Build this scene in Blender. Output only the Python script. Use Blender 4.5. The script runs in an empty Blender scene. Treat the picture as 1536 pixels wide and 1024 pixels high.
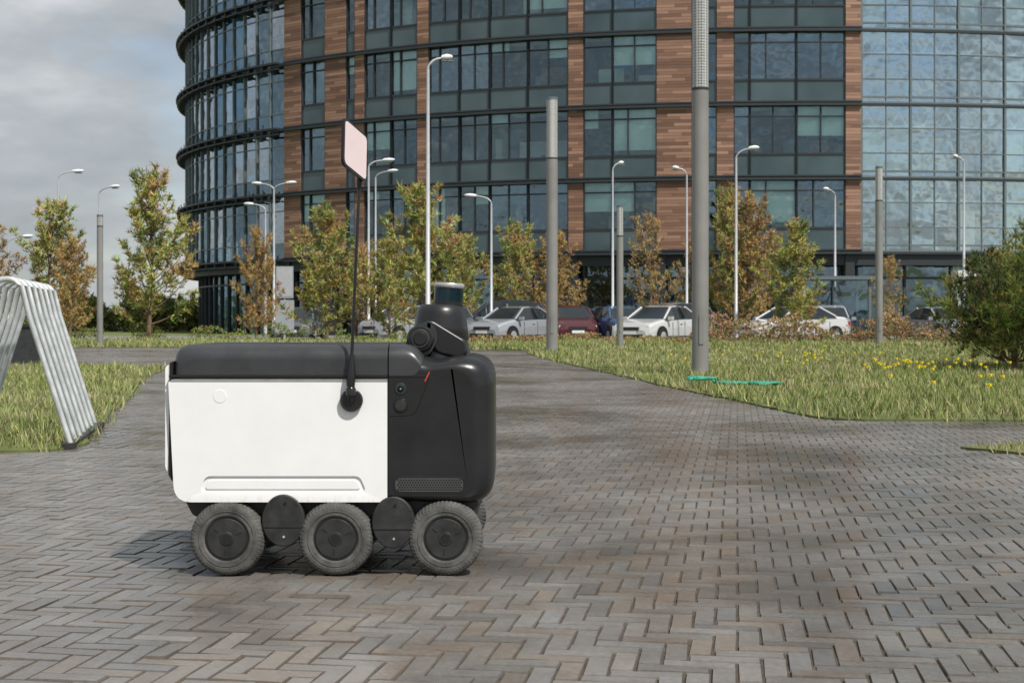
import bpy, bmesh, math, random
import numpy as np
from mathutils import Vector, Matrix, Euler
from mathutils.noise import noise as mnoise
random.seed(7); rng = np.random.default_rng(7)
scene = bpy.context.scene
COL = scene.collection

# ------------------------------------------------------------------ materials
def new_mat(name):
    m = bpy.data.materials.new(name); m.use_nodes = True
    nt = m.node_tree; b = nt.nodes["Principled BSDF"]
    return m, nt, b
def N(nt, typ, **kw):
    n = nt.nodes.new(typ)
    for k, v in kw.items():
        setattr(n, k, v)
    return n
def coords(nt, scale=(1,1,1), kind='Object'):
    tc = N(nt, 'ShaderNodeTexCoord'); mp = N(nt, 'ShaderNodeMapping')
    mp.inputs['Scale'].default_value = scale
    nt.links.new(tc.outputs[kind], mp.inputs['Vector'])
    return mp.outputs['Vector']
def noise(nt, vec, scale, detail=3, rough=0.55):
    n = N(nt, 'ShaderNodeTexNoise'); n.inputs['Scale'].default_value = scale
    n.inputs['Detail'].default_value = detail; n.inputs['Roughness'].default_value = rough
    nt.links.new(vec, n.inputs['Vector']); return n.outputs['Fac']
def ramp(nt, fac, stops):
    r = N(nt, 'ShaderNodeValToRGB'); e = r.color_ramp.elements
    while len(e) > 1: e.remove(e[-1])
    e[0].position = stops[0][0]; c = stops[0][1]; e[0].color = (*c, 1)
    for p, c in stops[1:]:
        x = e.new(p); x.color = (*c, 1)
    nt.links.new(fac, r.inputs['Fac']); return r.outputs['Color']
def g(v): return (v, v, v)
def mixc(nt, a, b, fac, blend='MIX'):
    m = N(nt, 'ShaderNodeMix', data_type='RGBA', blend_type=blend)
    for s, v in ((6, a), (7, b), (0, fac)):
        if hasattr(v, 'is_linked') or hasattr(v, 'links'): nt.links.new(v, m.inputs[s])
        else: m.inputs[s].default_value = (*v, 1) if isinstance(v, tuple) else v
    return m.outputs[2]
def bump(nt, b, h, strength=0.2, dist=0.01):
    n = N(nt, 'ShaderNodeBump'); n.inputs['Strength'].default_value = strength
    n.inputs['Distance'].default_value = dist
    nt.links.new(h, n.inputs['Height']); nt.links.new(n.outputs['Normal'], b.inputs['Normal'])
def simple(name, col, rough=0.5, metal=0.0, var=0.15, nscale=20, bstr=0.0, rvar=0.1, coat=0):
    m, nt, b = new_mat(name)
    v = coords(nt); f = noise(nt, v, nscale)
    lo = tuple(c*(1-var) for c in col); hi = tuple(min(1, c*(1+var)) for c in col)
    nt.links.new(ramp(nt, f, [(0.3, lo), (0.7, hi)]), b.inputs['Base Color'])
    nt.links.new(ramp(nt, f, [(0.3, g(max(0, rough-rvar))), (0.7, g(min(1, rough+rvar)))]), b.inputs['Roughness'])
    b.inputs['Metallic'].default_value = metal
    b.inputs['Coat Weight'].default_value = coat
    if bstr: bump(nt, b, noise(nt, v, nscale*6), bstr, 0.003)
    return m

M = {}
M['metal'] = simple('painted_steel', (0.42, 0.43, 0.44), 0.45, 0.35, 0.08, 3)
M['column'] = simple('column_paint', (0.23, 0.225, 0.215), 0.55, 0.1, 0.12, 2)
M['lamp_white'] = simple('lamp_grey', (0.44, 0.45, 0.47), 0.4, 0.1, 0.05, 5)
M['whitepaint'] = simple('white_paint', (0.75, 0.76, 0.76), 0.5, 0, 0.05, 5)
M['galv'] = simple('galvanised', (0.55, 0.57, 0.57), 0.38, 0.45, 0.15, 14)
M['darkmetal'] = simple('dark_metal', (0.03, 0.03, 0.032), 0.5, 0.2)
M['ledge'] = simple('facade_frame', (0.035, 0.042, 0.048), 0.5, 0.3)
M['mull'] = simple('mullion_grey', (0.15, 0.18, 0.19), 0.45, 0.3)
M['conc'] = simple('concrete', (0.3, 0.29, 0.27), 0.85, 0, 0.2, 4)
M['bplastic'] = simple('black_plastic', (0.014, 0.014, 0.015), 0.30, 0, 0.2, 9, 0.03, 0.06)
M['lidplastic'] = simple('lid_grey_plastic', (0.040, 0.041, 0.044), 0.32, 0, 0.15, 12, 0.04, 0.08)
M['hub'] = simple('hub_plastic', (0.022, 0.022, 0.022), 0.5, 0, 0.35, 30, 0.05)
M['ventplate'] = simple('vent_plate', (0.07, 0.07, 0.07), 0.5)
M['blackhole'] = simple('vent_black', (0.004, 0.004, 0.004), 0.8)
M['chrome'] = simple('sensor_cap', (0.5, 0.5, 0.5), 0.3, 0.6, 0.05)
M['seal'] = simple('seal_strip', (0.45, 0.42, 0.35), 0.4)
M['sign'] = simple('sign_grey', (0.36, 0.38, 0.4), 0.5, 0.1, 0.06, 3)
M['roofblock'] = simple('roof_light_block', (0.2, 0.2, 0.2), 0.9)
M['interior'] = simple('interior_wall', (0.20, 0.24, 0.25), 0.9, 0, 0.7, 0.35)
M['ceil'] = simple('interior_ceiling', (0.4, 0.43, 0.42), 0.9, 0, 0.3, 0.5)
M['blind'] = simple('window_blind', (0.70, 0.80, 0.74), 0.8, 0, 0.1, 0.7)
M['truss'] = simple('white_truss', (0.9, 0.93, 0.93), 0.5)
M['teal'] = simple('teal_hose', (0.03, 0.30, 0.22), 0.5)
M['bin'] = simple('bin_black', (0.03, 0.032, 0.035), 0.5)
M['carglass'] = simple('car_glass', (0.02, 0.025, 0.028), 0.06, 0, 0.1, 3, 0, 0.02)
M['carlight'] = simple('car_headlamp', (0.7, 0.72, 0.74), 0.15)
M['redlight'] = simple('car_taillamp', (0.35, 0.01, 0.01), 0.2)
M['tyre'] = simple('rubber', (0.015, 0.015, 0.015), 0.8)
def carpaint(n, c): return simple('car_paint_'+n, c, 0.25, 0.2, 0.03, 2, 0, 0.03, 0.8)

m, nt, b = new_mat('dusty_tyre'); v = coords(nt)
f = noise(nt, v, 18, 5, 0.7)
nt.links.new(ramp(nt, f, [(0.35, (0.04, 0.04, 0.038)), (0.65, (0.12, 0.117, 0.108))]), b.inputs['Base Color'])
b.inputs['Roughness'].default_value = 0.8; M['rtyre'] = m
m, nt, b = new_mat('white_plastic'); v = coords(nt)
sep = N(nt, 'ShaderNodeSeparateXYZ'); nt.links.new(v, sep.inputs[0])
mr = N(nt, 'ShaderNodeMapRange'); nt.links.new(sep.outputs['Z'], mr.inputs['Value'])
mr.inputs['From Min'].default_value = 0.188; mr.inputs['From Max'].default_value = 0.212
mr.inputs['To Min'].default_value = 0.6; mr.inputs['To Max'].default_value = 0
v2 = coords(nt, (1, 1, 0.3)); f = noise(nt, v2, 40, 4, 0.7)
fr = ramp(nt, f, [(0.52, g(0)), (0.72, g(1))])
mul = N(nt, 'ShaderNodeMath', operation='MULTIPLY'); nt.links.new(mr.outputs[0], mul.inputs[0]); nt.links.new(fr, mul.inputs[1])
f3 = noise(nt, v, 7, 4, 0.6)
basec = ramp(nt, f3, [(0.3, (0.80, 0.80, 0.79)), (0.7, (0.86, 0.86, 0.855))])
nt.links.new(mixc(nt, basec, (0.36, 0.28, 0.18), mul.outputs[0]), b.inputs['Base Color'])
b.inputs['Roughness'].default_value = 0.26; b.inputs['Coat Weight'].default_value=0.4; M['white'] = m
m, nt, b = new_mat('lidar_window'); v = coords(nt)
nt.links.new(ramp(nt, noise(nt, v, 20), [(0.4, (0.002, 0.010, 0.017)), (0.6, (0.004, 0.024, 0.034))]), b.inputs['Base Color'])
b.inputs['Roughness'].default_value = 0.08; b.inputs['Specular IOR Level'].default_value=.35; M['lidar'] = m
m, nt, b = new_mat('red_marker'); b.inputs['Base Color'].default_value = (0.5, 0.05, 0.04, 1); M['redm'] = m
m, nt, b = new_mat('flag_film'); v = coords(nt)
nt.links.new(ramp(nt, noise(nt, v, 9), [(0.3, (0.74, 0.60, 0.60)), (0.7, (0.80, 0.68, 0.68))]), b.inputs['Base Color'])
b.inputs['Roughness'].default_value = 0.3; M['film'] = m

def attr_mat(name, rough=0.8):
    m, nt, b = new_mat(name)
    a = N(nt, 'ShaderNodeAttribute'); a.attribute_name = 'Col'
    nt.links.new(a.outputs['Color'], b.inputs['Base Color'])
    b.inputs['Roughness'].default_value = rough
    b.inputs['Specular IOR Level'].default_value = 0.2
    return m
M['foliage'] = attr_mat('foliage', 0.7)
M['grassblade'] = attr_mat('grass_blades', 0.7)
M['bark'] = simple('bark', (0.17, 0.11, 0.07), 0.9, 0, 0.35, 12)

m, nt, b = new_mat('clinker_brick')
a = N(nt, 'ShaderNodeAttribute'); a.attribute_name = 'Col'
v = coords(nt)
big = noise(nt, v, 0.55, 4, 0.6); fine = noise(nt, v, 70, 3, 0.7); mid = noise(nt, v, 5, 3, 0.65)
t1 = ramp(nt, big, [(0.38, (0.62, 0.56, 0.50)), (0.52, (0.95, 0.93, 0.91)), (0.72, (1.12, 1.12, 1.12))])
t2 = ramp(nt, fine, [(0.3, g(0.8)), (0.7, g(1.15))])
t3 = ramp(nt, mid, [(0.3, (0.80,0.76,0.73)), (0.65, g(1.1))])
c = mixc(nt, a.outputs['Color'], t1, 1.0, 'MULTIPLY'); c = mixc(nt, c, t2, 1.0, 'MULTIPLY'); c = mixc(nt, c, t3, 1.0, 'MULTIPLY')
nt.links.new(c, b.inputs['Base Color'])
nt.links.new(ramp(nt, big, [(0.38, g(0.17)), (0.60, g(0.40))]), b.inputs['Roughness'])
b.inputs['Specular IOR Level'].default_value = 0.65
bump(nt, b, fine, 0.2, 0.001); M['brick'] = m
m, nt, b = new_mat('joint_sand'); v = coords(nt)
nt.links.new(ramp(nt, noise(nt, v, 25, 4, 0.7), [(0.3, (0.035, 0.029, 0.022)), (0.7, (0.10, 0.08, 0.058))]), b.inputs['Base Color'])
b.inputs['Roughness'].default_value = 0.95; M['sand'] = m
m, nt, b = new_mat('lawn_soil'); v = coords(nt)
nt.links.new(ramp(nt, noise(nt, v, 1.5, 6, 0.7), [(0.3, (0.07, 0.09, 0.025)), (0.55, (0.12, 0.14, 0.04)), (0.75, (0.17, 0.14, 0.075))]), b.inputs['Base Color'])
b.inputs['Roughness'].default_value = 1; M['lawn'] = m
m, nt, b = new_mat('ground_grass'); v = coords(nt)
nt.links.new(ramp(nt, noise(nt, v, 0.6, 6, 0.7), [(0.3, (0.08, 0.11, 0.03)), (0.7, (0.16, 0.17, 0.05))]), b.inputs['Base Color'])
b.inputs['Roughness'].default_value = 1; M['ground'] = m
M['asphalt'] = simple('asphalt', (0.06, 0.06, 0.06), 0.85, 0, 0.2, 3)

m, nt, b = new_mat('wood_cladding')
sep = N(nt, 'ShaderNodeSeparateXYZ'); nt.links.new(coords(nt), sep.inputs[0])
def mth(op, a_, b_=None):
    n = N(nt, 'ShaderNodeMath', operation=op)
    for i, q in enumerate((a_, b_)):
        if q is None: continue
        if isinstance(q, (int, float)): n.inputs[i].default_value = q
        else: nt.links.new(q, n.inputs[i])
    return n.outputs[0]
z5 = mth('MULTIPLY', sep.outputs['Z'], 5.5); fl = mth('FLOOR', z5); frc = mth('FRACT', z5)
xo = mth('FLOOR', mth('MULTIPLY', mth('ADD', sep.outputs['X'], mth('MULTIPLY', fl, 0.737)), 0.55))
cmb = N(nt, 'ShaderNodeCombineXYZ'); nt.links.new(mth('MULTIPLY', fl, 7.31), cmb.inputs['Z']); nt.links.new(mth('MULTIPLY', xo, 3.17), cmb.inputs['X'])
wn = N(nt, 'ShaderNodeTexWhiteNoise'); nt.links.new(cmb.outputs[0], wn.inputs['Vector'])
grain = noise(nt, coords(nt, (0.8, 0.8, 12)), 1.2, 4, 0.7)
wf = mth('ADD', mth('MULTIPLY', wn.outputs['Value'], 0.6), mth('MULTIPLY', grain, 0.4))
wc = ramp(nt, wf, [(0.15, (0.125, 0.064, 0.042)), (0.5, (0.235, 0.125, 0.080)), (0.85, (0.37, 0.22, 0.15))])
gr = ramp(nt, frc, [(0.0, g(0.3)), (0.14, g(1)), (0.9, g(1)), (1.0, g(0.5))])
nt.links.new(mixc(nt, wc, gr, 1.0, 'MULTIPLY'), b.inputs['Base Color'])
b.inputs['Roughness'].default_value = 0.65; M['wood'] = m

def glass(name, tint, refl, fac, wav=0.12):
    m, nt, b = new_mat(name); nt.nodes.remove(b)
    tr = N(nt, 'ShaderNodeBsdfTransparent'); tr.inputs[0].default_value = (*tint, 1)
    gl = N(nt, 'ShaderNodeBsdfGlossy'); gl.inputs['Color'].default_value = (*refl, 1); gl.inputs['Roughness'].default_value = 0.02
    v = coords(nt); nf = noise(nt, v, 0.7, 2, 0.5)
    bp = N(nt, 'ShaderNodeBump'); bp.inputs['Strength'].default_value = wav; bp.inputs['Distance'].default_value = 0.25
    nt.links.new(nf, bp.inputs['Height']); nt.links.new(bp.outputs[0], gl.inputs['Normal'])
    lw = N(nt, 'ShaderNodeLayerWeight'); lw.inputs['Blend'].default_value = 0.25
    mr = N(nt, 'ShaderNodeMapRange'); mr.inputs['To Min'].default_value = fac; mr.inputs['To Max'].default_value = 0.9
    nt.links.new(lw.outputs['Fresnel'], mr.inputs['Value'])
    mx = N(nt, 'ShaderNodeMixShader'); nt.links.new(mr.outputs[0], mx.inputs[0])
    nt.links.new(tr.outputs[0], mx.inputs[1]); nt.links.new(gl.outputs[0], mx.inputs[2])
    nt.links.new(mx.outputs[0], nt.nodes['Material Output'].inputs['Surface'])
    return m
M['glassA'] = glass('window_glass', (0.70, 0.82, 0.82), (0.65, 0.84, 0.95), 0.15, .25)
M['glassB'] = glass('window_glass_dark', (0.32, 0.42, 0.46), (0.60, 0.79, 0.92), 0.25, .3)
M['glassC'] = glass('curtain_glass', (0.75, 0.90, 0.94), (0.80, 0.95, 1.0), 0.46, 0.25)
M['glassL'] = glass('curtain_glass_dark', (0.45, 0.55, 0.6), (0.82, 0.90, 0.97), 0.46, 0.4)
m, nt, b = new_mat('spandrel_glass'); v = coords(nt)
nt.links.new(ramp(nt, noise(nt, v, 0.4, 2), [(0.3, (0.034, 0.060, 0.068)), (0.7, (0.065, 0.100, 0.110))]), b.inputs['Base Color'])
b.inputs['Roughness'].default_value = 0.10; b.inputs['Specular IOR Level'].default_value=.7; M['spandrel'] = m

# ------------------------------------------------------------------ mesh helpers
def np_mesh(name, verts, faces, mats, cols=None):
    me = bpy.data.meshes.new(name)
    verts = np.asarray(verts, np.float32); faces = np.asarray(faces, np.int32)
    k = faces.shape[1]; n = len(faces)
    me.vertices.add(len(verts)); me.vertices.foreach_set('co', verts.ravel())
    me.loops.add(n*k); me.loops.foreach_set('vertex_index', faces.ravel())
    me.polygons.add(n); me.polygons.foreach_set('loop_start', np.arange(n, dtype=np.int32)*k)
    me.polygons.foreach_set('loop_total', np.full(n, k, np.int32))
    me.polygons.foreach_set('use_smooth', np.zeros(n, bool))
    me.update(calc_edges=True)
    for mm in mats: me.materials.append(mm)
    if cols is not None:
        at = me.color_attributes.new('Col', 'FLOAT_COLOR', 'POINT')
        c4 = np.ones((len(verts), 4), np.float32); c4[:, :3] = cols
        at.data.foreach_set('color', c4.ravel())
    me.validate()
    return me
def add_obj(name, me, loc=(0,0,0), rot=(0,0,0), scale=(1,1,1), parent=None):
    o = bpy.data.objects.new(name, me); COL.objects.link(o)
    o.location = loc; o.rotation_euler = rot; o.scale = scale
    if parent: o.parent = parent
    return o

class B:
    def __init__(s): s.v=[]; s.f=[]; s.m=[]; s.s=[]; s.mats=[]
    def mi(s, mat):
        if mat not in s.mats: s.mats.append(mat)
        return s.mats.index(mat)
    def add(s, vs, fs, mat, smooth=False):
        o = len(s.v); i = s.mi(mat)
        s.v += [tuple(p) for p in vs]
        for f in fs: s.f.append(tuple(o+k for k in f)); s.m.append(i); s.s.append(smooth)
    def box(s, c, size, mat, rz=0.0, R=None):
        hx, hy, hz = [q/2 for q in size]
        R = R or Matrix.Rotation(rz, 3, 'Z'); c = Vector(c)
        vs = [c + R @ Vector((x*hx, y*hy, z*hz)) for x in (-1,1) for y in (-1,1) for z in (-1,1)]
        s.add(vs, [(0,1,3,2),(4,6,7,5),(0,4,5,1),(2,3,7,6),(0,2,6,4),(1,5,7,3)], mat)
    def tube(s, path, rad, mat, n=10, cap=True, smooth=True):
        path = [Vector(p) for p in path]
        if not isinstance(rad, (list, tuple)): rad = [rad]*len(path)
        rings = []
        for i, p in enumerate(path):
            a = path[max(0, i-1)]; c = path[min(len(path)-1, i+1)]
            d = (c-a)
            if d.length < 1e-9: d = (path[-1]-path[0])
            d.normalize()
            up = Vector((0,0,1)) if abs(d.z) < 0.9 else Vector((0,1,0))
            x = d.cross(up).normalized(); y = d.cross(x).normalized()
            rings.append([p + (x*math.cos(t)+y*math.sin(t))*rad[i] for t in [2*math.pi*k/n for k in range(n)]])
        vs = [q for r in rings for q in r]; fs = []
        for i in range(len(path)-1):
            for k in range(n):
                k2 = (k+1) % n
                fs.append((i*n+k, i*n+k2, (i+1)*n+k2, (i+1)*n+k))
        s.add(vs, fs, mat, smooth)
        if cap:
            s.add(rings[0], [tuple(range(n))], mat); s.add(rings[-1], [tuple(reversed(range(n)))], mat)
    def quad(s, a, b_, c, d, mat): s.add([a,b_,c,d], [(0,1,2,3)], mat)
    def obj(s, name, parent=None, loc=(0,0,0), rot=(0,0,0)):
        me = bpy.data.meshes.new(name); me.from_pydata([tuple(p) for p in s.v], [], s.f)
        for mm in s.mats: me.materials.append(mm)
        me.polygons.foreach_set('material_index', s.m); me.polygons.foreach_set('use_smooth', s.s)
        me.update(); return add_obj(name, me, loc, rot, parent=parent)

# ------------------------------------------------------------------ ground
GZ = -0.25
def gz(y):
    return 0.0 if y <= 44 else (GZ if y >= 51 else GZ*(y-44)/7)
xs = [-1500,-200,-60,-30,-12,0,12,30,60,200,1500]; ys = [-1500,-200,-30,0,20,35,44,46,48,51,60,80,120,300,2500]
vs = [(x, y, gz(y)-0.03) for y in ys for x in xs]; nx = len(xs)
fs = [(j*nx+i, j*nx+i+1, (j+1)*nx+i+1, (j+1)*nx+i) for j in range(len(ys)-1) for i in range(nx-1)]
add_obj('ground', np_mesh('ground', vs, fs, [M['ground']]))

LAWN_R = [(0.45,30.5),(0.29,28.2),(0.62,23.5),(0.96,20.1),(1.28,16.8),(1.53,14.1),(1.68,12.7),(1.83,11.7),(1.95,10.4),(2.08,9.5),(2.3,9.33),(3.33,9.26),(6,9.1),(16,8.6),(28,8.2),(28,34),(14,34),(6,33.2),(2,32)]
LAWN_L = [(-4.75,19.6),(-4.2,16.4),(-3.7,14.0),(-3.26,12.2),(-2.8,9.9),(-2.42,8.3),(-2.25,7.5),(-2.3,7.15),(-2.9,7.02),(-8,6.9),(-22,6.6),(-22,21.5),(-9,21.3),(-6,20.6)]
LAWN_S = [(2.3,7.3),(2.45,7.05),(2.6,6.75),(3.2,6.5),(5,6.3),(14,6.1),(14,7.2),(6,7.45),(2.8,7.55)]
LAWN_F = [(-30,34.5),(-10,34.2),(-3,34.0),(-1.6,32.5),(-0.7,31.2),(0.2,31.0),(2,32.5),(6,33.7),(14,34.5),(30,34.6),(30,44),(-30,44)]
def inside(px, py, poly):
    c = np.zeros(len(px), bool); j = len(poly)-1
    for i in range(len(poly)):
        xi, yi = poly[i]; xj, yj = poly[j]
        t = ((yi > py) != (yj > py)) & (px < (xj-xi)*(py-yi)/((yj-yi) if yj != yi else 1e-9)+xi)
        c ^= t; j = i
    return c
def lawn_obj(name, poly, z=0.012):
    pts = []
    for i in range(len(poly)):
        a = Vector((*poly[i], 0)); b2 = Vector((*poly[(i+1) % len(poly)], 0)); n = max(1, int((b2-a).length/0.15))
        for k in range(n):
            p = a.lerp(b2, k/n); w = 0.045
            pts.append((p.x+mnoise(p*3.1)*w+random.uniform(-.012,.012), p.y+mnoise(p*2.7+Vector((5,5,5)))*w*2+random.uniform(-.012,.012)))
    bm = bmesh.new()
    top = [bm.verts.new((x, y, z)) for x, y in pts]; bm.faces.new(top)
    bot = [bm.verts.new((x, y, -0.05)) for x, y in pts]
    for i in range(len(pts)):
        j = (i+1) % len(pts); bm.faces.new((top[i], bot[i], bot[j], top[j]))
    bmesh.ops.triangulate(bm, faces=bm.faces[:])
    bmesh.ops.recalc_face_normals(bm, faces=bm.faces[:])
    me = bpy.data.meshes.new(name); bm.to_mesh(me); bm.free(); me.materials.append(M['lawn'])
    return add_obj(name, me)
for p in (LAWN_R, LAWN_L, LAWN_S, LAWN_F): lawn_obj('lawn', p)

bm_v = [(-30,-12,-0.0045),(30,-12,-0.0045),(30,35,-0.0045),(-30,35,-0.0045)]
add_obj('paving_bed', np_mesh('paving_bed', bm_v, [(0,1,2,3)], [M['sand']]))
W = 0.048; n3 = 3; ang = math.radians(-9)
gi, gj = np.meshgrid(np.arange(-820, 860), np.arange(-820, 860), indexing='ij')
gx = gi.ravel(); gy = gj.ravel()
selH = ((gx-gy) % (2*n3)) == 0
H0 = np.stack([gx[selH], gy[selH]], 1).astype(float)
Hc = H0 + [n3/2, 0.5]
selV = ((gy-gx) % (2*n3)) == 1
V0 = np.stack([gx[selV], gy[selV]], 1).astype(float)
Vc = V0 + [0.5, n3/2]
cent = np.concatenate([Hc, Vc]); half = np.concatenate([np.tile([n3/2, 0.5], (len(Hc),1)), np.tile([0.5, n3/2], (len(Vc),1))])
cent *= W; half = half*W - 0.0018
ca, sa = math.cos(ang), math.sin(ang)
wx = cent[:,0]*ca - cent[:,1]*sa; wy = cent[:,0]*sa + cent[:,1]*ca
keep = (wx > -12) & (wx < 12) & (wy > -0.5) & (wy < 34.8)
keep &= (np.abs(wx) < 2.0 + wy*0.44)
wx, wy, half = wx[keep], wy[keep], half[keep]
ins = np.zeros(len(wx), bool)
for p in (LAWN_R, LAWN_L, LAWN_S, LAWN_F): ins |= inside(wx, wy, p)
wx, wy, half = wx[~ins], wy[~ins], half[~ins]
n = len(wx)
bev = 0.0014; dz = rng.normal(0, 0.0009, n); tx = rng.normal(0, 0.010, n); ty = rng.normal(0, 0.010, n); rr = rng.normal(0, 0.014, n)
half = half*rng.uniform(0.955,1.0,(n,2))
corn = np.array([(-1,-1),(1,-1),(1,1),(-1,1)])
V = np.zeros((n, 8, 3))
for k, (sx_, sy_) in enumerate(corn):
    for lvl in (0, 1):
        lx = sx_*(half[:,0] - bev*lvl); ly = sy_*(half[:,1] - bev*lvl)
        aa = ang + rr
        V[:, k+4*lvl, 0] = wx + lx*np.cos(aa) - ly*np.sin(aa)
        V[:, k+4*lvl, 1] = wy + lx*np.sin(aa) + ly*np.cos(aa)
        V[:, k+4*lvl, 2] = (dz + lx*tx + ly*ty) if lvl else -0.008
F = np.array([(4,5,6,7),(0,1,5,4),(1,2,6,5),(2,3,7,6),(3,0,4,7)])
faces = (np.arange(n)*8)[:,None,None] + F[None]
base = np.array([0.188, 0.179, 0.168])
c = base[None]*rng.normal(1, 0.09, (n,1)).clip(0.65, 1.4)
warm = rng.random(n)
c = np.where((warm < 0.18)[:,None], c*np.array([1.04,0.95,0.87]), c); c = np.where((warm > 0.82)[:,None], c*np.array([0.95,0.99,1.04]), c)
cols = np.repeat(c, 8, axis=0)
add_obj('paving_bricks', np_mesh('paving_bricks', V.reshape(-1,3), faces.reshape(-1,4), [M['brick']], cols))
print('bricks', n)

add_obj('road', np_mesh('road', [(-70,51.5,GZ-0.024),(70,51.5,GZ-0.024),(70,72,GZ-0.024),(-70,72,GZ-0.024)], [(0,1,2,3)], [M['asphalt']]))
kb = B(); kb.box((0,51.4,GZ+0.03),(140,0.15,0.15),M['conc']); kb.box((0,72.1,GZ+0.03),(140,0.15,0.15),M['conc'])
for i in range(-14, 15): kb.box((i*2.6, 65.5, GZ-0.016), (0.12, 5, 0.006), M['whitepaint'])
kb.obj('kerb')

# ------------------------------------------------------------------ grass
def grass(name, poly, dens_fn, xr, yr, hfun, wfun, z=0.01, fr=0.52):
    x0,x1 = xr; y0,y1 = yr; dmax = dens_fn(np.array([y0])).max()
    cnt = int((x1-x0)*(y1-y0)*dmax)
    px = rng.uniform(x0,x1,cnt); py = rng.uniform(y0,y1,cnt)
    k = rng.random(cnt) < dens_fn(py)/dmax
    k &= np.abs(px) < 1.2 + py*fr
    px, py = px[k], py[k]
    k = inside(px+rng.normal(0,.03,len(px)), py+rng.normal(0,.06,len(px)), poly)
    px, py = px[k], py[k]
    pn = 0.5+0.5*np.sin(px*1.7+np.sin(py*0.9)*2)*np.sin(py*1.1+np.sin(px*1.3)*1.7)
    pn2 = 0.5+0.5*np.sin(px*5.3+np.sin(py*4.1))*np.sin(py*3.7+np.cos(px*2.9)*2)
    k = rng.random(len(px)) < 0.45+0.8*pn2      # thin patches
    px,py,pn,pn2 = px[k],py[k],pn[k],pn2[k]
    cnt = len(px)
    h = hfun(py)*rng.uniform(0.3,1.0,cnt)*(0.45+0.8*pn2)*(0.75+0.5*pn); w = wfun(py)*rng.uniform(0.6,1.3,cnt)
    a = rng.uniform(0,2*np.pi,cnt); lean = rng.uniform(0.1,1.0,cnt)*h; la = rng.uniform(0,2*np.pi,cnt)
    V = np.zeros((cnt,3,3)); zz = z + np.where(py>44, GZ*np.clip((py-44)/7,0,1), 0)
    V[:,0] = np.stack([px-np.cos(a)*w, py-np.sin(a)*w, zz-0.01],1)
    V[:,1] = np.stack([px+np.cos(a)*w, py+np.sin(a)*w, zz-0.01],1)
    V[:,2] = np.stack([px+np.cos(la)*lean, py+np.sin(la)*lean, zz+h],1)
    pal = np.array([(0.21,0.255,0.08),(0.27,0.31,0.10),(0.14,0.185,0.06),(0.42,0.40,0.17),(0.45,0.39,0.24)])
    pr = np.array([0.30,0.28,0.16,0.15,0.11]); idx = rng.choice(5,cnt,p=pr/pr.sum())
    c = pal[idx]*rng.uniform(0.7,1.25,(cnt,1)); dry = (pn<0.35)[:,None]
    c = np.where(dry & (rng.random(cnt)<0.4)[:,None], np.array([0.40,0.35,0.20]), c)
    c = c*(0.78+0.38*pn2)[:,None]
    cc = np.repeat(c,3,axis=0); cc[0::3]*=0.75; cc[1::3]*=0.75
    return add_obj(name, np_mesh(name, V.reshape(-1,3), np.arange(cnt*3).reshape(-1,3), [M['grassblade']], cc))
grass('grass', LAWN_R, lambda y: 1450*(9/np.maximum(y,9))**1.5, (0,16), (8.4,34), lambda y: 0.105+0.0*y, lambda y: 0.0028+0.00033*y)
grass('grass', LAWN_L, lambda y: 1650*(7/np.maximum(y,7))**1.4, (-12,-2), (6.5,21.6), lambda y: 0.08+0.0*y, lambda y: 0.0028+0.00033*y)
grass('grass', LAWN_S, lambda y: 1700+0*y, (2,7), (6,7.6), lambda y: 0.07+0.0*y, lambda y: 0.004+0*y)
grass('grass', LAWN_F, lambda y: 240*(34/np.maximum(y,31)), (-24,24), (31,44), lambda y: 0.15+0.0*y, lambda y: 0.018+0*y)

def flowers(pts):
    bb = B(); ym, _nt, b_ = new_mat('flower_yellow'); b_.inputs['Base Color'].default_value=(0.85,0.66,0.02,1)
    gm = simple('flower_stem',(0.16,0.22,0.05),0.8)
    for x,y in pts:
        h = random.uniform(0.12,0.22)
        bb.tube([(x,y,0.0),(x+.01,y,h)],0.003,gm,5)
        for k in range(5):
            a=k*1.257; bb.add([(x,y,h),(x+.026*math.cos(a),y+.026*math.sin(a),h+.016),(x+.026*math.cos(a+.9),y+.026*math.sin(a+.9),h+.016)],[(0,1,2)],ym)
        bb.tube([(x,y,h),(x,y,h+.02)],0.018,ym,6)
    bb.obj('dandelion_flowers')
pts=[]
for cx,cy,nn,s in ((4.45,15.8,34,.35),(3.9,19.5,16,.5),(5.2,15.2,12,.5),(2.9,18,8,.5),(5.5,22,8,1.5),(3.8,12.5,6,.6)):
    for _ in range(nn): pts.append((random.gauss(cx,s),random.gauss(cy,s*1.6)))
flowers(pts)

# ------------------------------------------------------------------ trees
def needles(P, D, L, Wd, K, C, spread=0.8):
    M_ = len(P)
    P = np.repeat(P,K,0); D = np.repeat(D,K,0); C = np.repeat(C,K,0); L = np.repeat(L,K)
    d = D + rng.normal(0,spread,(M_*K,3)); d /= np.linalg.norm(d,axis=1)[:,None]+1e-9
    s = np.cross(d, rng.normal(0,1,(M_*K,3))); s /= np.linalg.norm(s,axis=1)[:,None]+1e-9
    L = (L*rng.uniform(0.6,1.2,M_*K))[:,None]
    V = np.zeros((M_*K,3,3)); V[:,0]=P-s*Wd; V[:,1]=P+s*Wd; V[:,2]=P+d*L
    c = C*rng.uniform(0.75,1.3,(M_*K,1))
    return V.reshape(-1,3), np.repeat(c,3,0)
PAL_G = [(0.29,0.31,0.09),(0.38,0.39,0.12),(0.17,0.21,0.075),(0.48,0.44,0.15),(0.44,0.30,0.13)]
PAL_B = [(0.38,0.23,0.11),(0.45,0.29,0.13),(0.28,0.18,0.09),(0.34,0.31,0.10),(0.46,0.33,0.13)]
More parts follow.
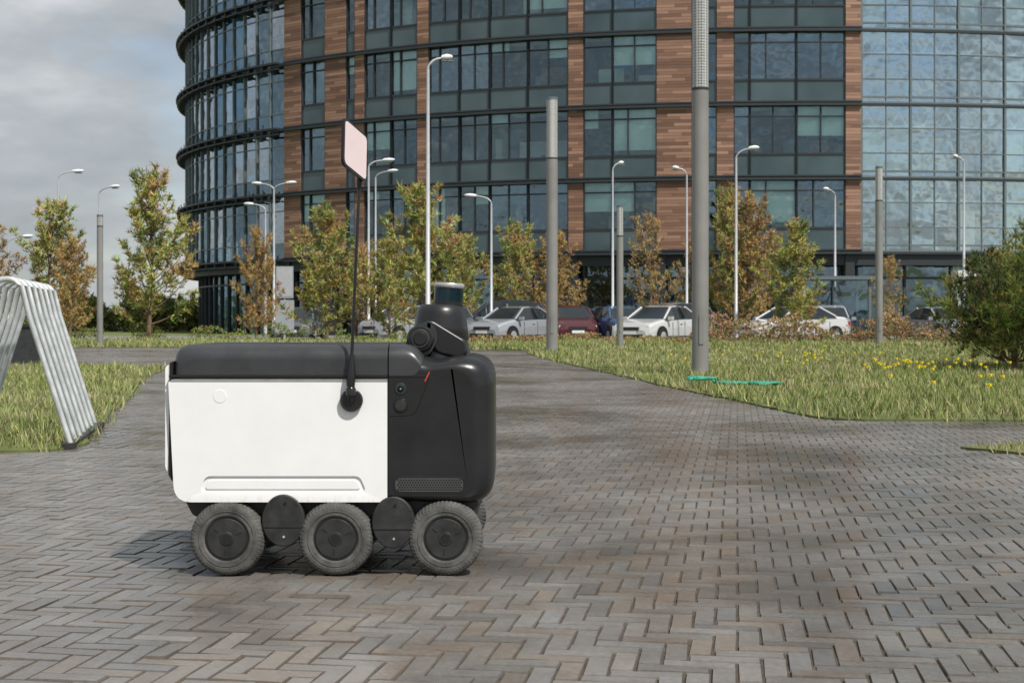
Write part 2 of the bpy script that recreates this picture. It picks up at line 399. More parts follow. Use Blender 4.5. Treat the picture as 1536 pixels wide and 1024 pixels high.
def tree_mesh(name, seed, H, R, nb, pal, K=6, tl=0.17, tw=0.016, dens=1.0, lowfrac=0.10, brown_mix=0.12, bush=False, peak=0.25):
    r = random.Random(seed); bt = B(); P=[];D=[];C=[];L=[]
    top = Vector((r.uniform(-.1,.1)*H*.3, r.uniform(-.1,.1)*H*.3, H))
    def tp(h):
        p = Vector((0,0,0)).lerp(top,h); p.x += 0.03*H*math.sin(h*5+seed)*h; p.y += 0.02*H*math.cos(h*4+seed)*h; return p
    k_ = 0.5 if bush else 1
    bt.tube([tp(i/10)*k_ for i in range(11)], [(0.03 if bush else 0.014)*H*(1-i/10.5)+0.004 for i in range(11)], M['bark'], 7)
    def emit(p, d, sc=1.0):
        q = Vector(p)
        n_ = mnoise(q*1.2+Vector((seed,0,0)))
        if n_ > 0.38 or r.random() < brown_mix: col = pal[4]
        elif n_ < -0.33: col = pal[2]
        else: col = pal[r.choice((0,0,1,1,3))]
        P.append(tuple(q)); D.append(tuple(d)); C.append(tuple(c_*r.uniform(.8,1.2) for c_ in col)); L.append(tl*sc*r.uniform(.8,1.25))
    gaps = [(r.uniform(0,6.28), r.uniform(.15,.85)) for _ in range(10)]
    for i in range(nb):
        h = lowfrac + (0.97-lowfrac)*(i+r.random())/nb
        az = i*2.39996 + r.uniform(-.5,.5)
        prof = (math.sqrt(max(0,1-((h-peak)/(1-peak))**2))**1.35 if h>peak else 0.72+0.28*h/peak)
        ln = R*(0.13+prof)*r.uniform(0.5,1.2)
        for ga, gh in gaps:
            if abs(((az-ga+3.14)%6.28)-3.14) < .5 and abs(h-gh) < .08: ln *= .45
        if bush: o = Vector((0,0,0.1*H)) + Vector((math.cos(az),math.sin(az),0))*0.1; elev = 0.15+h*1.15
        else: o = tp(h*0.90); elev = 0.25+0.95*h*h+r.uniform(-.22,.22)
        d = Vector((math.cos(az)*math.cos(elev), math.sin(az)*math.cos(elev), math.sin(elev)))
        if bush: ln = (H if elev>0.8 else R)*r.uniform(.7,1.1)*0.9
        ns = 6; path=[o.copy()]; q=o.copy(); dd=d.copy()
        for k in range(ns):
            dd = (dd + Vector((r.uniform(-.13,.13), r.uniform(-.13,.13), 0.16))).normalized()
            q = q + dd*ln/ns; path.append(q.copy())
        bt.tube(path, [max(0.004,0.0055*H*(1-h*.6)*(1-k/(ns+.5))*min(1,ln/R)) for k in range(ns+1)], M['bark'], 4, False)
        m_ = max(3, int(ln*20*dens))
        for k in range(m_):
            t = r.uniform(0.15,1.0)**0.65; idx = min(ns-1, int(t*ns)); fr_ = t*ns-idx
            base_ = path[idx].lerp(path[idx+1], min(1,fr_)); dr = (path[idx+1]-path[idx]).normalized()
            s = Vector((r.gauss(0,1),r.gauss(0,1),r.gauss(0.35,.6))).normalized()
            tw_l = ln*0.30*(1.2-t)*r.random()+0.04
            nt_ = 1+int(tw_l/0.10)
            for j in range(nt_):
                emit(base_ + s*tw_l*(j+1)/nt_, (dr*0.7+s*0.5+Vector((0,0,.65))).normalized())
        emit(path[-1], (dd+Vector((0,0,.6))).normalized(), 1.3)
        for j in range(3): emit(path[-1]-dd*0.05*j, (dd+Vector((r.uniform(-.4,.4),r.uniform(-.4,.4),.5))).normalized(), 1.1)
    nv, nc = needles(np.array(P),np.array(D),np.array(L),tw,K,np.array(C), 0.65)
    me = bpy.data.meshes.new(name)
    bvs = np.array([tuple(p) for p in bt.v]); allv = np.concatenate([bvs, nv]); nb_ = len(bvs)
    tris = (np.arange(len(nv)).reshape(-1,3)+nb_)
    starts=[];loops=[];tot=[]
    pos=0
    for f in bt.f:
        starts.append(pos); tot.append(len(f)); loops += list(f); pos += len(f)
    nbf = len(bt.f)
    loops = np.concatenate([np.array(loops,np.int32), tris.ravel().astype(np.int32)])
    starts = np.concatenate([np.array(starts,np.int32), pos+np.arange(len(tris),dtype=np.int32)*3])
    tot = np.concatenate([np.array(tot,np.int32), np.full(len(tris),3,np.int32)])
    me.vertices.add(len(allv)); me.vertices.foreach_set('co', allv.astype(np.float32).ravel())
    me.loops.add(len(loops)); me.loops.foreach_set('vertex_index', loops)
    me.polygons.add(len(starts)); me.polygons.foreach_set('loop_start', starts); me.polygons.foreach_set('loop_total', tot)
    me.materials.append(M['bark']); me.materials.append(M['foliage'])
    mi = np.ones(len(starts),np.int32); mi[:nbf]=0; me.polygons.foreach_set('material_index', mi)
    me.update(calc_edges=True)
    at = me.color_attributes.new('Col','FLOAT_COLOR','POINT'); c4=np.ones((len(allv),4),np.float32); c4[nb_:,:3]=nc; at.data.foreach_set('color', c4.ravel())
    return me
TG1 = tree_mesh('pine_a', 3, 5.0, 1.6, 78, PAL_G, dens=.72)
TG2 = tree_mesh('pine_b', 11, 4.4, 1.65, 70, PAL_G, brown_mix=.24, peak=.3, dens=.72)
TG3 = tree_mesh('pine_c', 29, 4.8, 1.55, 70, PAL_G, brown_mix=.14, peak=.2, dens=.72)
TB1 = tree_mesh('larch_a', 5, 4.0, 1.2, 80, PAL_B, K=5, tl=0.12, tw=.013, dens=1.0, brown_mix=.3)
TB2 = tree_mesh('larch_b', 23, 3.6, 1.15, 60, PAL_B, K=4, tl=0.10, tw=.011, dens=.7, brown_mix=.3, peak=.4)
trees = [
 (TB1,4.0,-18.4,50,4.4,1.1),(TG3,4.8,-16.3,50,5.2,1.05),(TB1,4.0,-14.6,47,3.6,1.0),(TG1,5.0,-11.5,45,5.6,1.05),
 (TB1,4.0,-9.0,50,4.3,0.75),(TG2,4.4,-6.5,50,4.8,1.0),(TB2,3.6,-5.8,53,3.8,1),(TG3,4.8,-2.9,48,5.5,1.08),(TG2,4.4,-4.4,51,3.9,.85),
 (TG2,4.4,.2,74,5.9,1.0),(TB1,4.0,2.4,74,5.7,1.05),(TG3,4.8,-2.6,73,5.4,.9),
 (TB2,3.6,7.3,74,6.6,.9),(TB2,3.6,9.3,74.5,5.2,.75),
 (TG1,5.0,11.0,73,7.9,.78),(TB1,4.0,12.0,72.6,7.6,.95),(TG1,5.0,9.8,49,4.4,1.15),(TB2,3.6,13.2,50,3.2,.8),
 (TG2,4.4,-23.5,52,4.2,1.0),(TB2,3.6,17.5,52,3.6,.9),(TG1,5.0,21.5,50,4.6,1),]
for i,(me,bh,x,y,h,ws) in enumerate(trees):
    s = h/bh
    add_obj('pine_tree' if me in (TG1,TG2,TG3) else 'larch_tree', me, (x,y,gz(y)-0.03), (0,0,random.uniform(0,6.28)), (s*ws,s*ws,s))
BM = tree_mesh('mugo', 41, 1.45, 1.3, 64, [(0.11,0.155,0.035),(0.18,0.22,0.05),(0.065,0.09,0.026),(0.28,0.28,0.07),(0.26,0.20,0.08)], K=11, tl=0.10, tw=0.0046, dens=1.2, lowfrac=.02, brown_mix=.08, bush=True)
add_obj('mountain_pine_shrub', BM, (6.35,18.0,-0.02), (0,0,2.2), (1.15,1.15,1.08))
add_obj('mountain_pine_shrub', BM, (7.4,19.4,-0.02), (0,0,3.0), (1.3,1.2,1.3))

def shrub_mass(name, spots, n_per, pal, leaf=0.06, K=4):
    P=[];D=[];C=[];L=[]; r = random.Random(len(spots)*13+5)
    for (x,y,rx,ry,h) in spots:
        for k in range(int(n_per*rx*max(h,.25)*2)):
            a=r.uniform(0,6.28); q=math.sqrt(r.random()); zz=r.random()**.8
            px=x+math.cos(a)*q*rx*(1-.45*zz); py=y+math.sin(a)*q*ry*(1-.45*zz)
            n_=mnoise(Vector((px*1.5,py*1.5,zz*2)))
            if n_<-.25: continue
            pz=gz(py)+zz*h*(0.75+0.6*n_)
            P.append((px,py,pz)); D.append((math.cos(a)*.5,math.sin(a)*.5,.8)); L.append(leaf*r.uniform(.8,1.5))
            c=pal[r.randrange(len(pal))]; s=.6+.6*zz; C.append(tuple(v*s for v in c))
    nv,nc = needles(np.array(P),np.array(D),np.array(L),leaf*.28,K,np.array(C),1.0)
    return add_obj(name, np_mesh(name,nv,np.arange(len(nv)).reshape(-1,3),[M['foliage']],nc))
PR = [(0.30,0.15,0.09),(0.37,0.20,0.12),(0.25,0.20,0.08),(0.22,0.25,0.08),(0.42,0.28,0.16)]
PG = [(0.16,0.21,0.05),(0.22,0.27,0.07),(0.11,0.15,0.045),(0.28,0.23,0.09)]
sp=[]; x=-1.2
while x<22:
    yy=random.uniform(37,42)
    hh=random.uniform(.18,.36) if x<5.2 else random.uniform(.4,.75)
    if 5.6<x<8.2 or 10.0<x<11.5 or 12.5<x<14.5: hh+=.25
    sp.append((x*yy/40,yy,random.uniform(.5,.9),.8,hh)); x+=random.uniform(.35,.7)
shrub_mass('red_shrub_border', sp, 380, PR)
sp=[]; x=-22
while x<20:
    yy=random.uniform(44,50); sp.append((x,yy,random.uniform(.5,1.0),.7,random.uniform(.15,.35) if x>-3.5 else random.uniform(.3,.8))); x+=random.uniform(.7,1.6)
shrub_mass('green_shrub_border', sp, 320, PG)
sp=[]; x=-75
while x<-22: sp.append((x,random.uniform(115,135),3.2,2,random.uniform(1.8,3.6))); x+=random.uniform(1.5,3.0)
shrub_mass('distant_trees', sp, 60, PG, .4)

# ------------------------------------------------------------------ office building
ECX,ECY,EA,EB = 18.0,112.0,43.0,32.0
def ept(t, off=0.0, z=0.0):
    nx_=math.sin(t)/EA; ny_=-math.cos(t)/EB; l=math.hypot(nx_,ny_)
    return Vector((ECX+EA*math.sin(t)+off*nx_/l, ECY-EB*math.cos(t)+off*ny_/l, z))
def tx_(X): return math.asin((X-ECX)/EA)
Z0 = 4.5; FH = 4.17; NF = 7; ztop = Z0+FH*NF
bld = bpy.data.objects.new('office_building', None); COL.objects.link(bld)
bnds = [(-14.5,'W'),(-13.3,'G'),(-11.6,'W'),(-10.2,'G'),(-9.6,'W'),(-9.0,'G'),(-7.3,'G'),(-5.63,'W'),(-4.95,'G'),(-3.1,'G'),(-1.3,'G'),(0.93,'G'),(3.27,'W'),(4.1,'G'),(5.75,'G'),(8.23,'W'),(10.16,'G'),(11.57,'W'),(12.5,'G'),(13.4,'G'),(16.0,'G'),(18.75,'W'),(19.65,None)]
segs=[]
for i in range(len(bnds)-1): segs.append((tx_(bnds[i][0]), tx_(bnds[i+1][0]), bnds[i][1]))
tL = tx_(-14.5); t=tL
while t > math.radians(-150): segs.append((t-math.radians(2.3), t, 'L')); t-=math.radians(2.3)
tR = tx_(19.65); t=tR
for k in range(7): segs.append((t, t+math.radians(3.75), 'C')); t+=math.radians(3.75)
k=0
while t < math.radians(75):
    segs.append((t, t+math.radians(2.6), 'G' if k%4 else 'W')); t+=math.radians(2.6); k+=1
fr = B(); gl = B(); wd = B(); inn = B()
def cbox(b_, t0, t1, z0, z1, o0, o1, mat):
    a=[ept(t0,o0,z0),ept(t1,o0,z0),ept(t1,o1,z0),ept(t0,o1,z0),ept(t0,o0,z1),ept(t1,o0,z1),ept(t1,o1,z1),ept(t0,o1,z1)]
    b_.add(a,[(0,3,2,1),(4,5,6,7),(3,7,6,2),(0,1,5,4),(0,4,7,3),(1,2,6,5)],mat)
def vbar(t, z0, z1, w, o0, o1, mat):
    dt = w/2/math.hypot(EA*math.cos(t),EB*math.sin(t)); cbox(fr, t-dt, t+dt, z0, z1, o0, o1, mat)
rb = random.Random(12)
def gq(t0,t1,z0,z1,off,mat):
    j=[rb.uniform(-.012,.012) for _ in range(3)]
    gl.quad(ept(t0,off+j[0],z0),ept(t1,off+j[1],z0),ept(t1,off+j[1]+j[2],z1),ept(t0,off+j[0]+j[2],z1),mat)
for (t0,t1,ty) in segs:
    for f in range(NF):
        z=Z0+FH*f; zt=z+FH
        if ty=='W':
            cbox(wd,t0,t1,z+.16,zt-.14,-.3,.12,M['wood'])
        elif ty=='G':
            zs=z+1.35
            cbox(fr,t0,t1,z+.16,zs-.06,-.3,0.0,M['spandrel'])
            gm = M['glassA'] if rb.random()<.62 else M['glassB']
            gq(t0,t1,zs,zt-.14,-.06,gm)
            cbox(fr,t0,t1,zs-.06,zs+.05,-.2,.06,M['ledge'])
            cbox(fr,t0,t1,zt-.75,zt-.68,-.15,.02,M['ledge'])
            vbar(t0,z,zt,.13,-.2,.08,M['ledge']); vbar(t1,z,zt,.13,-.2,.08,M['ledge'])
            if (t1-t0)*EA>1.9: vbar(t0+(t1-t0)*(.35 if rb.random()<.5 else .5),zs,zt,.07,-.15,.04,M['ledge'])
            r_=rb.random()
            if r_<.55:
                drop = rb.choice((.6,1.0,1.6,2.3)); p=rb.choice(((0,1),(0,.5),(.5,1),(0,1)))
                a_=t0+(t1-t0)*p[0]; b_=t0+(t1-t0)*p[1]
                inn.quad(ept(a_,-.13,zt-.2-drop),ept(b_,-.13,zt-.2-drop),ept(b_,-.13,zt-.15),ept(a_,-.13,zt-.15),M['blind'])
        elif ty=='L':
            gm=M['glassL'] if rb.random()<.7 else M['glassB']
            gq(t0,t1,z,z+1.04,0,M['glassB']); gq(t0,t1,z+1.04,zt,0,gm)
            vbar(t0,z,zt,.10,-.1,.12,M['mull'])
            for hz in (1.0,3.1): cbox(fr,t0,t1,z+hz,z+hz+.07,-.05,.06,M['mull'])
            if rb.random()<.12: inn.quad(ept(t0,-.2,z+2),ept(t1,-.2,z+2),ept(t1,-.2,zt-.1),ept(t0,-.2,zt-.1),M['blind'])
            cbox(fr,t0,t1,z-.1,z+.1,-.3,.1,M['ledge'])
            cbox(fr,t0,t1,z-.06,z+.06,.35,.8,M['ledge']); cbox(fr,t0,t1,z-.40,z-.32,.55,.7,M['ledge'])
            vbar(t0,z-.4,z-.06,.10,.0,.72,M['ledge']); vbar(t0,z+.06,z+.35,.06,.6,.66,M['ledge'])
        elif ty=='C':
            tm=(t0+t1)/2
            for (qa,qb) in ((t0,tm),(tm,t1)):
                gq(qa,qb,z,z+1.38,0,M['glassC']); gq(qa,qb,z+1.38,zt,0,M['glassC'])
            vbar(t0,z,zt,.12,-.1,.12,M['mull'])
            vbar(tm,z,zt,.05,-.06,.06,M['mull'])
            for hz in (0,.32,1.35,2.75): cbox(fr,t0,t1,z+hz,z+hz+(.1 if hz<1 else .06),-.08,.08,M['mull'])
            for hz in (2.85,3.75): cbox(inn,t0,t1,z+hz,z+hz+.14,-.60,-.48,M['truss'])
            nz_=3
            for q in range(nz_):
                ta=t0+(t1-t0)*q/nz_; tb=t0+(t1-t0)*(q+.5)/nz_; tc=t0+(t1-t0)*(q+1)/nz_
                inn.tube([ept(ta,-.54,z+2.95),ept(tb,-.54,z+3.78)],.07,M['truss'],4); inn.tube([ept(tb,-.54,z+3.78),ept(tc,-.54,z+2.95)],.07,M['truss'],4)
            if rb.random()<.35: inn.quad(ept(t0,-.4,z+.4),ept(tm,-.4,z+.4),ept(tm,-.4,z+2.6),ept(t0,-.4,z+2.6),M['blind'])
    if ty in 'GWC':
        for f in range(NF+1):
            z=Z0+FH*f
            pr = .32 if ty!='C' else .14
            cbox(fr,t0,t1,z-.14,z+.0,-.3,pr,M['ledge'])
            if ty!='C': cbox(fr,t0,t1,z+.06,z+.15,-.3,pr-.12,M['ledge'])
    gl.quad(ept(t0,-1.0,-.5),ept(t1,-1.0,-.5),ept(t1,-1.0,Z0-.14),ept(t0,-1.0,Z0-.14),M['glassB'])
    vbar(t0,-.5,Z0-.14,.12,-1.1,-.85,M['ledge']); cbox(fr,t0,t1,3.0,3.12,-1.1,-.85,M['ledge'])
    if ty=='W' : cbox(fr,t0,t0+.012,-.5,Z0-.15,-.5,.05,M['ledge'])
    cbox(fr,t0,t1,Z0-.75,Z0-.15,-.9,-.05,M['ledge'])
    cbox(fr,t0,t1,ztop+.16,ztop+1.2,-.4,.3,M['ledge'])
tt=[math.radians(a) for a in range(-150,76,3)]
for i in range(len(tt)-1):
    a_,b_=tt[i],tt[i+1]
    inn.quad(ept(a_,-5,-.5),ept(b_,-5,-.5),ept(b_,-5,ztop),ept(a_,-5,ztop),M['interior'])
    for f in range(NF+1):
        z=Z0+FH*f; cbox(inn,a_,b_,z-.35,z-.01,-5,-.35,M['ceil'])
    inn.add([ept(a_,-.4,ztop+.9),ept(b_,-.4,ztop+.9),Vector((ECX,ECY+10,ztop+.9))],[(0,1,2)],M['roofblock'])  # unseen roof cap, added to block light from above
for i in range(190):
    t=math.radians(rb.uniform(-60,30)); f=rb.randrange(0,4); z=Z0+FH*f
    d=rb.uniform(-3.5,-.9); w=rb.uniform(.01,.05); h=rb.uniform(1.2,3.2)
    cbox(inn,t,t+w,z,z+h,d-.5,d,rb.choice((M['blind'],M['interior'],M['wood'],M['truss'],M['ledge'])))
fr.obj('facade_frames',bld); gl.obj('windows',bld); wd.obj('timber_cladding',bld); inn.obj('interior',bld)

en=B()
ex,ey=14.6,66
for dx in (-1.7,1.7):
    for dy in (-1.2,1.2): en.box((ex+dx,ey+dy,1.05),(.12,.12,2.9),M['mull'])
en.box((ex,ey,2.58),(3.9,2.9,.16),M['mull'])
en.quad((ex-1.6,ey-1.15,-.38),(ex+1.6,ey-1.15,-.38),(ex+1.6,ey-1.15,2.45),(ex-1.6,ey-1.15,2.45),M['glassB'])
en.box((ex-.1,ey+.6,.9),(2.9,.3,2.6),M['interior']); en.box((ex-1.3,ey-1.25,1.05),(.1,.08,2.8),M['conc']); en.box((ex+.0,ey-1.25,1.05),(.06,.08,2.8),M['ledge'])
for k in range(3): en.box((ex-.8+k*.7,ey+.1,.6),(.35,.3,1.8),M['wood'])
en.obj('entrance_pavilion')
po=B(); po.box((20.6,64,2.75),(1.4,.8,.25),M['whitepaint']); po.box((20.0,64,1.1),(.14,.7,3.05),M['whitepaint']); po.box((21.2,64,1.1),(.14,.7,3.05),M['whitepaint']); po.box((20.6,64.2,1.1),(1.0,.1,3.0),M['interior'])
po.obj('white_portal')

# ------------------------------------------------------------------ street lamps
def lamp(x,y,h,dirs,r=.065,arm=.75):
    b_=B(); z0=gz(y)-.03
    b_.tube([(0,0,z0),(0,0,z0+.9),(0,0,z0+.92),(0,0,h-.35)],[r*1.45,r*1.4,r,r*.62],M['lamp_white'],12)
    for d in dirs:
        path=[(0,0,h-.36)]+[(d*arm*(1-math.cos(a)),0,h-.36+.33*math.sin(a)) for a in (.3,.6,.9,1.2,1.5)]
        b_.tube(path,r*.5,M['lamp_white'],8)
        st=[(arm*.85,.05,.03),(arm*.95,.11,.07),(arm*1.25,.15,.09),(arm*1.5,.11,.06),(arm*1.6,.05,.02)]
        vs=[];fs=[]
        for (sx_,w,t_) in st:
            for k in range(8):
                a=k*math.pi/4; vs.append((d*sx_,math.cos(a)*w,h-.01+math.sin(a)*t_+.04*(sx_/arm-1)))
        for i in range(4):
            for k in range(8): fs.append((i*8+k,i*8+(k+1)%8,(i+1)*8+(k+1)%8,(i+1)*8+k))
        fs.append(tuple(range(8))); fs.append(tuple(range(32,40)))
        b_.add(vs,fs,M['whitepaint'],True)
        b_.box((d*arm*1.25,0,h-.10),(.3,.16,.03),M['mull'])
    b_.obj('street_lamp',loc=(x,y,0),rot=(0,0,random.uniform(-.3,.3)))
for a in [(-21.7,68,7.8,(1,)),(-20.9,72,7.4,(1,)),(-13.0,75,6.8,(-1,)),(-12.05,72,7.6,(-1,1)),(-6.55,65,8.0,(1,)),(-7.0,73,8.3,(1,)),(-2.245,38,7.7,(1,),.065,.42),
          (-.9,62,6.1,(-1,)),(4.25,60,7.3,(1,),.06,.3),(7.62,62,7.3,(-1,),.06,.4),(7.88,50,6.7,(1,),.06,.5),(15.9,70,7.1,(-1,),.07,.4),(19.7,62,7.8,(-1,),.07,.3),(-24.8,70,4.8,(1,)),(-27,66,5.2,(-1,))]:
    lamp(*a)

m, nt, b = new_mat('perforated_sheet'); v = coords(nt)
vo = N(nt,'ShaderNodeTexVoronoi'); vo.inputs['Scale'].default_value=30; vo.inputs['Randomness'].default_value=0.1; nt.links.new(v,vo.inputs['Vector'])
nt.links.new(ramp(nt, vo.outputs['Distance'], [(0.32,(0.10,0.10,0.10)),(0.44,(0.42,0.42,0.41))]), b.inputs['Base Color']); b.inputs['Roughness'].default_value=.5
M['perf']=m
def column(x,y,h,r,collar):
    b_=B()
    b_.tube([(0,0,-.03),(0,0,.03)],r*1.5,M['conc'],20)
    b_.tube([(0,0,.03),(0,0,h-collar)],r,M['column'],28); b_.tube([(0,0,h-collar),(0,0,h-collar+.03)],r*1.03,M['darkmetal'],28)
    b_.tube([(0,0,h-collar+.03),(0,0,h-.05)],r*.97,M['perf'],28); b_.tube([(0,0,h-.05),(0,0,h)],r*1.02,M['mull'],28)
    b_.box((0,-r*.99,.55),(r*.5,.02,.35),M['column'])
    b_.obj('light_column',loc=(x,y,0))
column(2.25,17,5.45,.10,2.05); column(.844,30,5.35,.12,1.3); column(2.58,34,3.4,.08,.75); column(9.55,37,4.65,.095,.9); column(-10.14,35,3.25,.075,.3)

sg=B()
sg.box((0,.05,1.0),(.09,.09,2.8),M['metal'])
sg.box((0,0,2.1),(.68,.06,1.25),M['sign']); sg.box((0,0,.75),(.74,.06,1.3),M['sign']); sg.box((0,-.035,2.1),(.60,.01,1.12),M['lamp_white'])
sg.obj('information_sign',loc=(-8.95,56,.05))
s2=B(); s2.tube([(0,0,-.4),(0,0,1.9)],.035,M['metal'],8); s2.tube([(0,-.03,1.8),(0,-.06,1.8)],.22,M['sign'],16); s2.box((0,-.05,1.4),(.4,.02,.25),M['whitepaint']); s2.obj('traffic_sign',loc=(-5.2,60,0))

# ------------------------------------------------------------------ cars
def car(x,y,yaw,paint,kind='sedan',zs=1.0):
    b_=B()
    if kind=='sedan': st=[(-2.25,.50,.56,.66,.55),(-2.18,.66,.72,.78,.68),(-1.9,.74,.83,.84,.72),(-1.1,.88,.96,.88,.76),(-.30,.93,1.40,.89,.60),(.25,.95,1.46,.89,.61),(.85,.96,1.42,.89,.60),(1.55,.98,1.08,.87,.72),(2.05,.96,1.04,.83,.70),(2.22,.80,.86,.78,.66),(2.27,.5,.55,.70,.6)]; cab=(3,7)
    else: st=[(-2.05,.50,.56,.66,.55),(-1.98,.70,.78,.78,.68),(-1.75,.82,.90,.84,.72),(-1.1,.93,1.02,.88,.76),(-.45,.96,1.42,.89,.62),(.2,.98,1.52,.89,.64),(1.2,1.0,1.50,.88,.63),(1.75,1.0,1.40,.86,.60),(2.0,.98,1.04,.83,.70),(2.08,.5,.55,.72,.6)]; cab=(3,8)
    ring=[]
    for (sx_,zb,zr,w,wr) in st:
        zb*=zs; zr*=zs
        half_=[(w*.88,.22),(w,.36),(w*1.0,zb*.72),(w*.965,zb),(wr,zr-.02 if zr-zb>.2 else zr),(wr*.8,zr+.015)]
        ring.append([(sx_,-a,z) for a,z in half_]+[(sx_,a,z) for a,z in reversed(half_)])
    n_=12; vs=[p for r in ring for p in r]
    body=[];glass_=[]
    for i in range(len(ring)-1):
        for k in range(n_):
            k2=(k+1)%n_; f=(i*n_+k,(i+1)*n_+k,(i+1)*n_+k2,i*n_+k2)
            incab = cab[0]<=i<cab[1]
            side = k in (3,7); topf = k in (4,5,6)
            if incab and side: glass_.append(f)
            elif topf and (i==cab[0] or i==cab[1]-1): glass_.append(f)
            else: body.append(f)
    body.append(tuple(range(n_))); body.append(tuple((len(ring)-1)*n_+k for k in reversed(range(n_))))
    b_.add(vs,body,paint,False); b_.add(vs,glass_,M['carglass'],False)
    L0=st[0][0]; L1=st[-1][0]
    for sd in (-1,1):
        for (i0,i1) in ((cab[0],cab[0]+1),(cab[1],cab[1]-1)):
            p0=Vector((st[i0][0],sd*st[i0][4]*1.02,st[i0][2]*zs)); p1=Vector((st[i1][0],sd*st[i1][4]*1.01,st[i1][2]*zs))
            b_.tube([p0,p1],.045,paint,6)
        for dx in (-.62,.32,1.15):
            b_.box((dx,sd*.893,.62),(.012,.012,.5),M['darkmetal'])
        b_.box((.05,sd*.9,.80*zs),(.16,.03,.03),M['galv'])
    for sx_ in (L0+.85,L1-.85):
        for sd in (-1,1):
            yy=sd*.86
            b_.tube([(sx_,yy-.02*sd,.33),(sx_,yy+.045*sd,.33)],.39,M['blackhole'],20)
            b_.tube([(sx_,yy-.1*sd,.32),(sx_,yy+.06*sd,.32)],.32,M['tyre'],20)
            b_.tube([(sx_,yy,.32),(sx_,yy+.07*sd,.32)],.20,M['galv'],12)
    for sd in (-1,1):
        b_.box((L0+.14,sd*.60,.66*zs),(.16,.30,.13),M['carlight']); b_.box((L1-.08,sd*.66,.80*zs),(.14,.24,.16),M['redlight'])
        b_.box((-.95,sd*.98,1.0*zs),(.12,.18,.13),paint)
        b_.box((.28,sd*.77,1.2*zs),(.07,.12,.42),M['darkmetal'],R=Matrix.Rotation(sd*.55,3,'X'))
    b_.box((L0+.02,0,.62*zs),(.08,.75,.12),M['darkmetal']); b_.box((L0+.03,0,.34),(.10,1.1,.16),M['darkmetal']); b_.box((L0-.03,0,.47),(.03,.5,.11),M['whitepaint'])
    b_.box((L1+.01,0,.55),(.03,.5,.11),M['whitepaint'])
    b_.obj('parked_car',loc=(x,y,GZ-.02),rot=(0,0,yaw))
cw=carpaint('white',(.62,.62,.62)); cs=carpaint('silver',(.36,.38,.40)); cd=carpaint('dark',(.03,.04,.06)); cm=carpaint('maroon',(.09,.018,.02)); cb=carpaint('blue',(.04,.10,.24)); cg=carpaint('grey',(.14,.15,.16))
R90=math.pi/2
car(-4.4,59,R90-.75,cs,'hatch'); car(-.6,64,.15,cd,'hatch',1.2); car(.1,56.5,R90-.6,cs); car(2.4,58,R90+.1,cm,'hatch'); car(4.2,63,R90-.3,cd,'hatch'); car(4.35,57,R90+.25,cb,'hatch',.97)
car(5.5,53,R90-.6,cw); car(6.8,62,.6,cg,'hatch',1.1); car(10.7,54.5,.5,cw); car(12.9,58,R90-.2,cs,'hatch'); car(-9,60,R90,cg); car(17.5,58,R90+.2,cs); car(-2.6,60,R90+.2,cg,'hatch')

# ------------------------------------------------------------------ bike rack
rk=B()
for i in range(7):
    yy=7.32+i*.235; x0=-2.60-i*.048
    path=[]; hw=.335; H_=.872
    path.append((x0+hw,yy,.0))
    for k in range(1,6): path.append((x0+hw-(hw-.07)*k/6,yy,(H_-.05)*k/6))
    for k in range(9):
        th=math.radians(25)+math.radians(130)*k/8
        path.append((x0+.075*math.cos(th)/math.cos(math.radians(25)),yy,H_-.065+.065*math.sin(th)))
    for k in range(5,0,-1): path.append((x0-hw+(hw-.07)*k/6,yy,(H_-.05)*k/6))
    path.append((x0-hw,yy,0))
    rk.tube(path,.0150,M['galv'],12)
for sd in (-1,1):
    a=Vector((-2.60+sd*.335,7.25,.014)); c_=Vector((-2.60-6*.048+sd*.335,7.32+6*.235+.07,.014)); d=(c_-a)
    rk.box((a+c_)/2,(.06,d.length,.035),M['darkmetal'],rz=math.atan2(-d.x,d.y))
rk.obj('bike_rack')
bn=B(); bn.tube([(0,0,0),(0,0,.04),(0,0,.55),(0,0,.57),(0,0,.62),(0,0,.66)],[.24,.27,.33,.36,.36,.30],M['bin'],24)
bn.tube([(-.3,-.2,0),(-.3,-.2,.05)],.05,M['tyre'],10); bn.box((0,-.33,.42),(.22,.03,.1),M['darkmetal']); bn.box((.45,0,.28),(.5,.45,.56),M['bin']); bn.box((.45,0,.58),(.55,.5,.05),M['darkmetal'])
bn.obj('rubbish_bin',loc=(-8.0,21.9,0))
hs=B()
for q in range(4):
    path=[]
    for k in range(40):
        u=k/39; path.append((1.68+.82*u+.02*math.sin(k*.8+q), 13.5-.25*u+q*.05+.05*math.sin(k*.55+q*2), .055+.02*abs(math.sin(k*.5+q))+(.04 if u<.3 else 0)))
    hs.tube(path,.012,M['teal'],6)
hs.obj('garden_hose')
lt=B()
for _ in range(260):
    x=random.uniform(-5,5); y=random.uniform(2.5,16); s=random.uniform(.003,.008); a=random.uniform(0,6)
    if inside(np.array([x]),np.array([y]),LAWN_R)[0] or inside(np.array([x]),np.array([y]),LAWN_L)[0] or inside(np.array([x]),np.array([y]),LAWN_S)[0]: continue
    z=.004; lt.add([(x,y,z),(x+s*math.cos(a),y+s*math.sin(a),z+.003),(x+s*1.3*math.cos(a+.7),y+s*1.3*math.sin(a+.7),z+.001),(x+s*.8*math.cos(a+1.5),y+s*.8*math.sin(a+1.5),z+.004)],[(0,1,2,3)],M['bark'])
lt.obj('leaf_litter')

